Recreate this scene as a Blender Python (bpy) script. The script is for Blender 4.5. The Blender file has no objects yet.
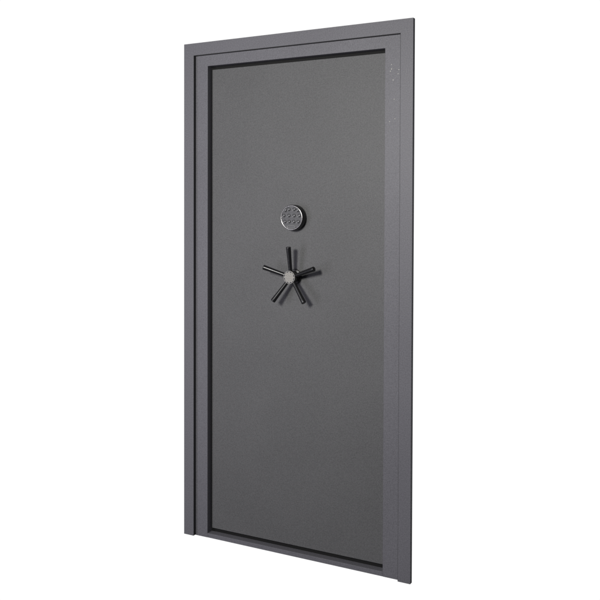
import bpy, bmesh, math, random
from mathutils import Vector, Matrix
random.seed(4)
PI = math.pi
sc = bpy.context.scene
C = sc.collection

# ---------------------------------------------------------------- materials
def principled(name):
    m = bpy.data.materials.new(name); m.use_nodes = True
    nt = m.node_tree
    return m, nt, nt.nodes['Principled BSDF']

def powder_coat(name, c1, c2, rough=0.5, bump=0.25, spec=0.35, scale=260):
    """textured powder coat: fine orange-peel grain, slight tone mottling"""
    m, nt, b = principled(name)
    N, L = nt.nodes, nt.links
    tc = N.new('ShaderNodeTexCoord')
    fine = N.new('ShaderNodeTexNoise'); fine.inputs['Scale'].default_value = scale
    fine.inputs['Detail'].default_value = 3.0; fine.inputs['Roughness'].default_value = 0.6
    broad = N.new('ShaderNodeTexNoise'); broad.inputs['Scale'].default_value = 3.5
    broad.inputs['Detail'].default_value = 4.0
    for n in (fine, broad): L.new(tc.outputs['Object'], n.inputs['Vector'])
    add = N.new('ShaderNodeMath'); add.operation = 'MULTIPLY_ADD'
    L.new(broad.outputs['Fac'], add.inputs[0]); add.inputs[1].default_value = 0.16
    mul = N.new('ShaderNodeMath'); mul.operation = 'MULTIPLY'
    L.new(fine.outputs['Fac'], mul.inputs[0]); mul.inputs[1].default_value = 0.84
    L.new(mul.outputs[0], add.inputs[2])
    r = N.new('ShaderNodeValToRGB')
    r.color_ramp.elements[0].position = 0.30; r.color_ramp.elements[0].color = (*c1, 1)
    r.color_ramp.elements[1].position = 0.70; r.color_ramp.elements[1].color = (*c2, 1)
    L.new(add.outputs[0], r.inputs['Fac']); L.new(r.outputs['Color'], b.inputs['Base Color'])
    b.inputs['Roughness'].default_value = rough
    b.inputs['Specular IOR Level'].default_value = spec
    bp = N.new('ShaderNodeBump'); bp.inputs['Strength'].default_value = bump
    bp.inputs['Distance'].default_value = 0.0012
    L.new(fine.outputs['Fac'], bp.inputs['Height']); L.new(bp.outputs['Normal'], b.inputs['Normal'])
    return m

def simple(name, col, rough, metal=0.0, spec=0.5, grain=0.0, gscale=400, coat=0.0):
    m, nt, b = principled(name)
    N, L = nt.nodes, nt.links
    b.inputs['Base Color'].default_value = (*col, 1)
    b.inputs['Metallic'].default_value = metal
    b.inputs['Specular IOR Level'].default_value = spec
    b.inputs['Coat Weight'].default_value = coat
    tc = N.new('ShaderNodeTexCoord'); n = N.new('ShaderNodeTexNoise')
    n.inputs['Scale'].default_value = gscale; n.inputs['Detail'].default_value = 2
    L.new(tc.outputs['Object'], n.inputs['Vector'])
    mr = N.new('ShaderNodeMapRange')
    mr.inputs['To Min'].default_value = max(rough - 0.06, 0.02); mr.inputs['To Max'].default_value = rough + 0.06
    L.new(n.outputs['Fac'], mr.inputs['Value']); L.new(mr.outputs['Result'], b.inputs['Roughness'])
    if grain:
        bp = N.new('ShaderNodeBump'); bp.inputs['Strength'].default_value = grain
        bp.inputs['Distance'].default_value = 0.0006
        L.new(n.outputs['Fac'], bp.inputs['Height']); L.new(bp.outputs['Normal'], b.inputs['Normal'])
    return m

M_FRAME = powder_coat('grey_frame_paint', (0.106, 0.104, 0.117), (0.178, 0.175, 0.194), 0.50, 0.28, 0.35, 230)
M_PANEL = powder_coat('grey_panel_paint', (0.083, 0.083, 0.085), (0.142, 0.142, 0.145), 0.52, 0.35, 0.30, 230)
M_SEAL  = simple('black_seal_rubber', (0.010, 0.010, 0.010), 0.75, 0, 0.2)
M_GAP_SHADE  = simple('dark_grey_gap_shade', (0.045, 0.045, 0.047), 0.7, 0, 0.3)  # shade of the trim step, put into colour
M_FLECK  = simple('pale_fleck', (0.55, 0.54, 0.48), 0.6)
M_BLACK = simple('black_gloss_enamel', (0.010, 0.010, 0.011), 0.30, 0, 0.6, 0.1)
M_BODY  = simple('black_satin_plastic', (0.014, 0.014, 0.015), 0.34, 0, 0.5, 0.2)
M_FACE  = simple('grey_keypad_plate', (0.085, 0.085, 0.09), 0.45, 0.2, 0.5, 0.25)
M_BTN   = simple('grey_metal_button', (0.10, 0.10, 0.105), 0.25, 0.25, 0.55)
M_CHROME= simple('satin_chrome', (0.50, 0.49, 0.48), 0.27, 1.0, 0.5, 0.5, 260)
M_PLATE = simple('pale_metal_plate', (0.60, 0.60, 0.59), 0.30, 0.6)
M_ALU   = simple('knurled_aluminium', (0.62, 0.60, 0.56), 0.5, 0.35, 0.5)

# ---------------------------------------------------------------- mesh helpers
def link(name, bm, mats, parent, bevel=0.0, smooth=False, seg=2, loc=None):
    bmesh.ops.recalc_face_normals(bm, faces=bm.faces)
    me = bpy.data.meshes.new(name); bm.to_mesh(me); bm.free()
    for m in (mats if isinstance(mats, (list, tuple)) else [mats]): me.materials.append(m)
    o = bpy.data.objects.new(name, me); C.objects.link(o)
    o.parent = parent
    if loc: o.location = loc
    if smooth:
        for p in me.polygons: p.use_smooth = True
        try: me.set_sharp_from_angle(angle=math.radians(38))
        except Exception: pass
    if bevel:
        md = o.modifiers.new('bevel', 'BEVEL'); md.width = bevel; md.segments = seg
        md.limit_method = 'ANGLE'; md.angle_limit = math.radians(40); md.harden_normals = True
    return o

def add_box(bm, x0, x1, y0, y1, z0, z1):
    v = [bm.verts.new((x, y, z)) for x in (x0, x1) for y in (y0, y1) for z in (z0, z1)]
    for f in ((0,1,3,2), (4,6,7,5), (0,4,5,1), (2,3,7,6), (0,2,6,4), (1,5,7,3)):
        bm.faces.new([v[i] for i in f])

def add_prism(bm, pts, y0, y1):
    """outline in x,z extruded from y0 to y1"""
    a = [bm.verts.new((x, y0, z)) for x, z in pts]
    b = [bm.verts.new((x, y1, z)) for x, z in pts]
    n = len(pts)
    bm.faces.new(a); bm.faces.new(b[::-1])
    for i in range(n): bm.faces.new((a[i], b[i], b[(i+1) % n], a[(i+1) % n]))

def add_lathe(bm, prof, n=64, mat=0):
    """profile of (radius, y) turned about the y axis; first / last radius 0 closes it"""
    rings = []
    for r, y in prof:
        if r < 1e-7: rings.append([bm.verts.new((0, y, 0))])
        else: rings.append([bm.verts.new((r*math.cos(2*PI*i/n), y, r*math.sin(2*PI*i/n))) for i in range(n)])
    for A, B in zip(rings, rings[1:]):
        for i in range(n):
            j = (i+1) % n
            if len(A) == 1 and len(B) == 1: continue
            if len(A) == 1: f = bm.faces.new((A[0], B[i], B[j]))
            elif len(B) == 1: f = bm.faces.new((A[i], B[0], A[j]))
            else: f = bm.faces.new((A[i], B[i], B[j], A[j]))
            f.material_index = mat

# ---------------------------------------------------------------- the vault door
# x runs along the door, z up, the front faces -y; overall 1.05 m x 2.13 m
W, H = 1.05, 2.13
door = bpy.data.objects.new('vault_door_assembly', None); C.objects.link(door)
door.location = (W/2, 0, 0)
door['label'] = 'tall dark grey steel vault door closed in its frame with keypad and five-spoke handle'
door['category'] = 'vault door'
X = -W/2          # part meshes are written in door coordinates from its left edge
def sh(pts): return [(x+X, z) for x, z in pts]

def u_outline(xo, zo, zb, xi, zi, xr=None):
    xr = xr or W-xi
    return sh([(xo, zb), (xo, zo), (W-xo, zo), (W-xo, zb), (xr, zb), (xr, zi), (xi, zi), (xi, zb)])

bm = bmesh.new()                                   # flat outer trim on three sides
add_prism(bm, u_outline(0, H, 0, 0.0505, H-0.0520), 0.0, 0.0180)
link('casing', bm, M_FRAME, door, 0.0009)

bm = bmesh.new()                                   # thin dark strip standing in for the shadow gap inside the trim
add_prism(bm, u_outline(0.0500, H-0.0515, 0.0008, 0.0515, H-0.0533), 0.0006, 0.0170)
link('trim_gap_shade', bm, M_GAP_SHADE, door)

JY, XL, XR = 0.0165, 0.1125, 0.9303
bm = bmesh.new()                                   # jamb set 16 mm back behind the trim
add_prism(bm, u_outline(0.044, H-0.046, -0.0015, XL, 2.0303, XR), JY, 0.120)
jamb = link('jamb', bm, M_FRAME, door, 0.0010)

# small pale specks added to the right jamb, no wear of its paint
bm = bmesh.new()
FLECKS = [(0.9638,1.966),(0.9638,1.949),(0.9592,1.941),(0.9935,1.944),(0.9905,1.929),
         (0.9705,1.907),(0.9752,1.834),(0.9785,1.760),(0.9568,1.750)]
for x, z in FLECKS:
    n = 7; r = random.uniform(0.0016, 0.0020); x -= 0.0068
    pts = [(x+X+r*random.uniform(.75,1.2)*math.cos(2*PI*i/n), z+r*random.uniform(.75,1.2)*math.sin(2*PI*i/n)) for i in range(n)]
    add_prism(bm, pts, JY-0.0003, JY+0.0005)
# joined into the jamb mesh below, as a second material of that mesh
fleck_me = bpy.data.meshes.new('flecks'); bmesh.ops.recalc_face_normals(bm, faces=bm.faces); bm.to_mesh(fleck_me); bm.free()
jb = bmesh.new(); jb.from_mesh(jamb.data); n0 = len(jb.faces); jb.from_mesh(fleck_me); jb.faces.ensure_lookup_table()
for f in jb.faces[n0:]: f.material_index = 1
jb.to_mesh(jamb.data); jb.free(); jamb.data.materials.append(M_FLECK); bpy.data.meshes.remove(fleck_me)
jamb.modifiers['bevel'].width = 0.0010
jamb.modifiers['bevel'].use_clamp_overlap = False
jamb.modifiers['bevel'].limit_method = 'WEIGHT'
wa = jamb.data.attributes.new('bevel_weight_edge', 'FLOAT', 'EDGE')
nv = 16                                            # only the jamb's own sixteen corners get the bevel
for e in jamb.data.edges:
    wa.data[e.index].value = 1.0 if max(e.vertices) < nv else 0.0

bm = bmesh.new()                                   # low sill between the jambs
add_box(bm, XL+X, XR+X, JY, 0.120, -0.0012, 0.0178)
link('sill', bm, M_FRAME, door, 0.0012)

SY = 0.040                                         # front plane of the door leaf
bm = bmesh.new()                                   # black seal that closes the gap round the leaf
x0, x1, z0, z1 = 0.1120, W-0.1190, 0.0170, 2.0320
xi, zi0, zi1 = 0.1240, 0.0500, 2.0100
for a in ((x0, x0+0.012, z0, z1), (x1-0.012, x1, z0, z1), (x0+0.012, x1-0.012, z1-0.022, z1), (x0+0.012, x1-0.012, z0, z0+0.035)):
    add_box(bm, a[0]+X, a[1]+X, SY+0.010, SY+0.030, a[2], a[3])
link('door_seal', bm, M_SEAL, door)

PX0, PX1, PZ0, PZ1 = 0.1200, W-0.1200, 0.0350, 2.0175
bm = bmesh.new()
add_box(bm, PX0+X, PX1+X, SY, SY+0.075, PZ0, PZ1)
link('door_panel', bm, M_PANEL, door, 0.0016, seg=3)

# ---- keypad (parts are written about its axis; local y = 0 on the panel, minus towards the viewer)
KX, KZ, KD, KR = 0.5285, 1.3832, 0.033, 0.0490
bm = bmesh.new()
add_lathe(bm, [(0, 0.002), (0.0490, 0.002), (0.0494, -0.004), (0.0494, -0.0245), (0.0486, -0.0285), (0.0468, -0.0300), (0, -0.0300)], 96)
kp = link('keypad', bm, M_BODY, door, smooth=True, loc=(KX+X, SY, KZ))
kp.scale = (1.06, 1.0, 1.06)
bm = bmesh.new()                                   # chrome bezel ring
prof = [(0.0455 + 0.0020*math.cos(a), -0.0303 + 0.0022*math.sin(a)) for a in [2*PI*i/14 for i in range(15)]]
add_lathe(bm, prof, 96); bmesh.ops.remove_doubles(bm, verts=bm.verts, dist=1e-6)
link('bezel', bm, M_CHROME, kp, smooth=True)
bm = bmesh.new()                                   # recessed face plate with raised bars between the key rows
add_lathe(bm, [(0, -0.0315), (0.0428, -0.0315), (0.0436, -0.0305), (0.0436, -0.0290)], 96)
for zz, hw in ((0.0195, 0.036), (-0.0035, 0.039), (-0.0258, 0.030)):
    add_box(bm, -hw, hw, -0.0323, -0.0305, zz-0.0011, zz+0.0011)
link('face_plate', bm, M_FACE, kp, 0.0004, smooth=True)
bm = bmesh.new()                                   # one key: collar and domed cap
add_lathe(bm, [(0.0078, -0.0300), (0.0078, -0.0322), (0.0072, -0.0325), (0.0066, -0.0322), (0.0062, -0.0322), (0.0060, -0.0332),
               (0.0051, -0.0342), (0.0036, -0.0349), (0.0018, -0.0353), (0, -0.0354)], 28)
first = link('button', bm, M_BTN, kp, smooth=True)
KEYS = [(-.0270, .0285), (-.0115, .0318), (.0115, .0318), (.0270, .0285),
        (-.0335, .0080), (-.0113, .0080), (.0113, .0080), (.0335, .0080),
        (-.0290, -.0150), (-.0100, -.0148), (.0100, -.0148), (.0290, -.0150)]
for i, (x, z) in enumerate(KEYS):
    o = first if i == 0 else first.copy()
    if i: C.objects.link(o); o.parent = kp
    o.location = (x, 0, z)
bm = bmesh.new()                                   # oval plate with a raised rim below the keys
n = 40
def ell(a, b, y): return [bm.verts.new((a*math.cos(2*PI*i/n), y, b*math.sin(2*PI*i/n))) for i in range(n)]
rings = [ell(.0190, .0072, -.0300), ell(.0190, .0072, -.0335), ell(.0180, .0062, -.0344), ell(.0166, .0050, -.0337), ell(.0160, .0044, -.0318)]
for A, B in zip(rings, rings[1:]):
    for i in range(n): bm.faces.new((A[i], B[i], B[(i+1)%n], A[(i+1)%n]))
for f in bm.faces: f.material_index = 0
bm.faces.new(rings[-1]).material_index = 1
link('nameplate', bm, [M_PLATE, M_FACE], kp, smooth=True, loc=(0, 0, -.0352))

# ---- five-spoke handle
HX, HZ = 0.5285, 1.1426
bm = bmesh.new()                                   # collar on the panel, neck and boss
add_lathe(bm, [(0, 0.002), (0.0310, 0.002), (0.0310, -0.0040), (0.0295, -0.0065), (0.0225, -0.0080), (0.0200, -0.0110),
               (0.0200, -0.0240), (0.0225, -0.0275), (0.0255, -0.0300), (0.0262, -0.0330), (0.0262, -0.0465), (0.0252, -0.0482), (0, -0.0482)], 72)
hw = link('handle', bm, M_BLACK, door, smooth=True, loc=(HX+X, SY, HZ))
bm = bmesh.new()                                   # knurled metal cap: a disc of small pyramids inside a plain rim
R = 0.0246; s = 0.0050
add_lathe(bm, [(0.0258, -0.0475), (0.0260, -0.0492), (0.0256, -0.0502), (0.0250, -0.0502), (0.0247, -0.0494)], 72)
add_lathe(bm, [(0, -0.0497), (R+0.0004, -0.0497)], 72, mat=1)
k = int(R/s) + 2
c45, s45 = math.cos(math.radians(45)), math.sin(math.radians(45))
for i in range(-k, k+1):
    for j in range(-k, k+1):
        cx, cz = i*s, j*s
        if math.hypot(cx, cz) > R - s*0.48: continue
        h = s*0.43
        co = [(cx-h, cz-h), (cx+h, cz-h), (cx+h, cz+h), (cx-h, cz+h)]
        rot = lambda p: (p[0]*c45 - p[1]*s45, p[0]*s45 + p[1]*c45)
        b = [bm.verts.new((rot(p)[0], -0.0496, rot(p)[1])) for p in co]
        q = rot((cx, cz)); m = 0.55
        t = [bm.verts.new((q[0] + (rot(p)[0]-q[0])*m, -0.0512, q[1] + (rot(p)[1]-q[1])*m)) for p in co]
        bm.faces.new(t)
        for a in range(4): bm.faces.new((b[a], b[(a+1)%4], t[(a+1)%4], t[a]))
link('hub_cap', bm, [M_ALU, M_BODY], hw)
def spoke_bm():
    """flared bar along +x, round in section, flat end with an eased edge"""
    bm = bmesh.new(); n = 32
    prof = [(0.0, 0.012), (0.0076, 0.012), (0.0077, 0.030), (0.0082, 0.055), (0.0090, 0.085), (0.0098, 0.112),
            (0.0102, 0.1215), (0.0100, 0.1235), (0.0093, 0.1245), (0.0, 0.1245)]
    rings = []
    for r, x in prof:
        if r == 0: rings.append([bm.verts.new((x, 0, 0))])
        else: rings.append([bm.verts.new((x, r*math.cos(2*PI*i/n), r*math.sin(2*PI*i/n))) for i in range(n)])
    for A, B in zip(rings, rings[1:]):
        for i in range(n):
            j = (i+1) % n
            if len(A) == 1: bm.faces.new((A[0], B[i], B[j]))
            elif len(B) == 1: bm.faces.new((A[i], B[0], A[j]))
            else: bm.faces.new((A[i], B[i], B[j], A[j]))
    return bm
sp = link('spoke', spoke_bm(), M_BLACK, hw, smooth=True)
for i in range(5):
    o = sp if i == 0 else sp.copy()
    if i: C.objects.link(o); o.parent = hw
    o.location = (0, -0.0340, 0)
    a = PI/2 + i*2*PI/5; t = math.radians(10.5)         # the spokes rake forward a little
    d = Vector((math.cos(a)*math.cos(t), -math.sin(t), math.sin(a)*math.cos(t)))
    o.rotation_euler = d.to_track_quat('X', 'Z').to_euler()

# ---------------------------------------------------------------- light
w = bpy.data.worlds.new('World'); sc.world = w; w.use_nodes = True
nt = w.node_tree; N, L = nt.nodes, nt.links
bg = N['Background']
# a white backdrop glow behind the door, a dim grey studio elsewhere
tc = N.new('ShaderNodeTexCoord'); dp = N.new('ShaderNodeVectorMath'); dp.operation = 'DOT_PRODUCT'
dp.inputs[1].default_value = Vector((-0.42, 0.90, -0.08)).normalized()
L.new(tc.outputs['Generated'], dp.inputs[0])
mr = N.new('ShaderNodeMapRange'); mr.interpolation_type = 'SMOOTHSTEP'
mr.inputs['From Min'].default_value = 0.62; mr.inputs['From Max'].default_value = 0.80
mr.inputs['To Min'].default_value = 0.0; mr.inputs['To Max'].default_value = 1.0
L.new(dp.outputs['Value'], mr.inputs['Value'])
mx = N.new('ShaderNodeMix'); mx.data_type = 'RGBA'
mx.inputs[6].default_value = (0.042, 0.042, 0.052, 1); mx.inputs[7].default_value = (1, 1, 1, 1)
L.new(mr.outputs['Result'], mx.inputs[0]); L.new(mx.outputs[2], bg.inputs['Color'])
bg.inputs['Strength'].default_value = 1.02

def area(name, loc, target, size, power, col=(1, 1, 1)):
    l = bpy.data.lights.new(name, 'AREA'); l.shape = 'RECTANGLE'; l.size, l.size_y = size; l.energy = power; l.color = col
    o = bpy.data.objects.new(name, l); C.objects.link(o); o.location = loc
    o.rotation_euler = (Vector(target) - Vector(loc)).to_track_quat('-Z', 'Y').to_euler()
    return o
area('studio_softbox', (0.42, -3.0, 2.05), (0.5, 0, 1.35), (0.55, 0.55), 82, (1.0, 0.99, 0.955))
area('studio_side_softbox', (-1.5, -2.95, 0.85), (0.5, 0, 0.8), (0.8, 2.6), 32, (0.90, 0.88, 1.0))

# ---------------------------------------------------------------- camera (solved from the frame's corners)
f, cx, cy, cz, yaw, pitch, roll, py = 835.9878, 2.1696, -2.9515, 1.3856, -0.4960, -0.0207, 0.0029, 234.4396
fw = Vector((math.sin(yaw)*math.cos(pitch), math.cos(yaw)*math.cos(pitch), math.sin(pitch)))
r = Vector((math.cos(yaw), -math.sin(yaw), 0)); u = r.cross(fw)
r2 = r*math.cos(roll) + u*math.sin(roll); u2 = u*math.cos(roll) - r*math.sin(roll)
cam = bpy.data.cameras.new('camera'); co = bpy.data.objects.new('camera', cam); C.objects.link(co)
mat = Matrix((r2, u2, -fw)).transposed().to_4x4(); mat.translation = (cx, cy, cz)
co.matrix_world = mat
cam.sensor_width = 36; cam.lens = f/600*36
cam.shift_y = -(300-py)/600
cam.clip_end = 200; cam.clip_start = 0.05
sc.camera = co

sc.render.engine = 'CYCLES'
sc.view_settings.view_transform = 'Standard'; sc.view_settings.look = 'None'
sc.view_settings.exposure = 0; sc.view_settings.gamma = 1
sc.render.resolution_x = 1024; sc.render.resolution_y = 1024
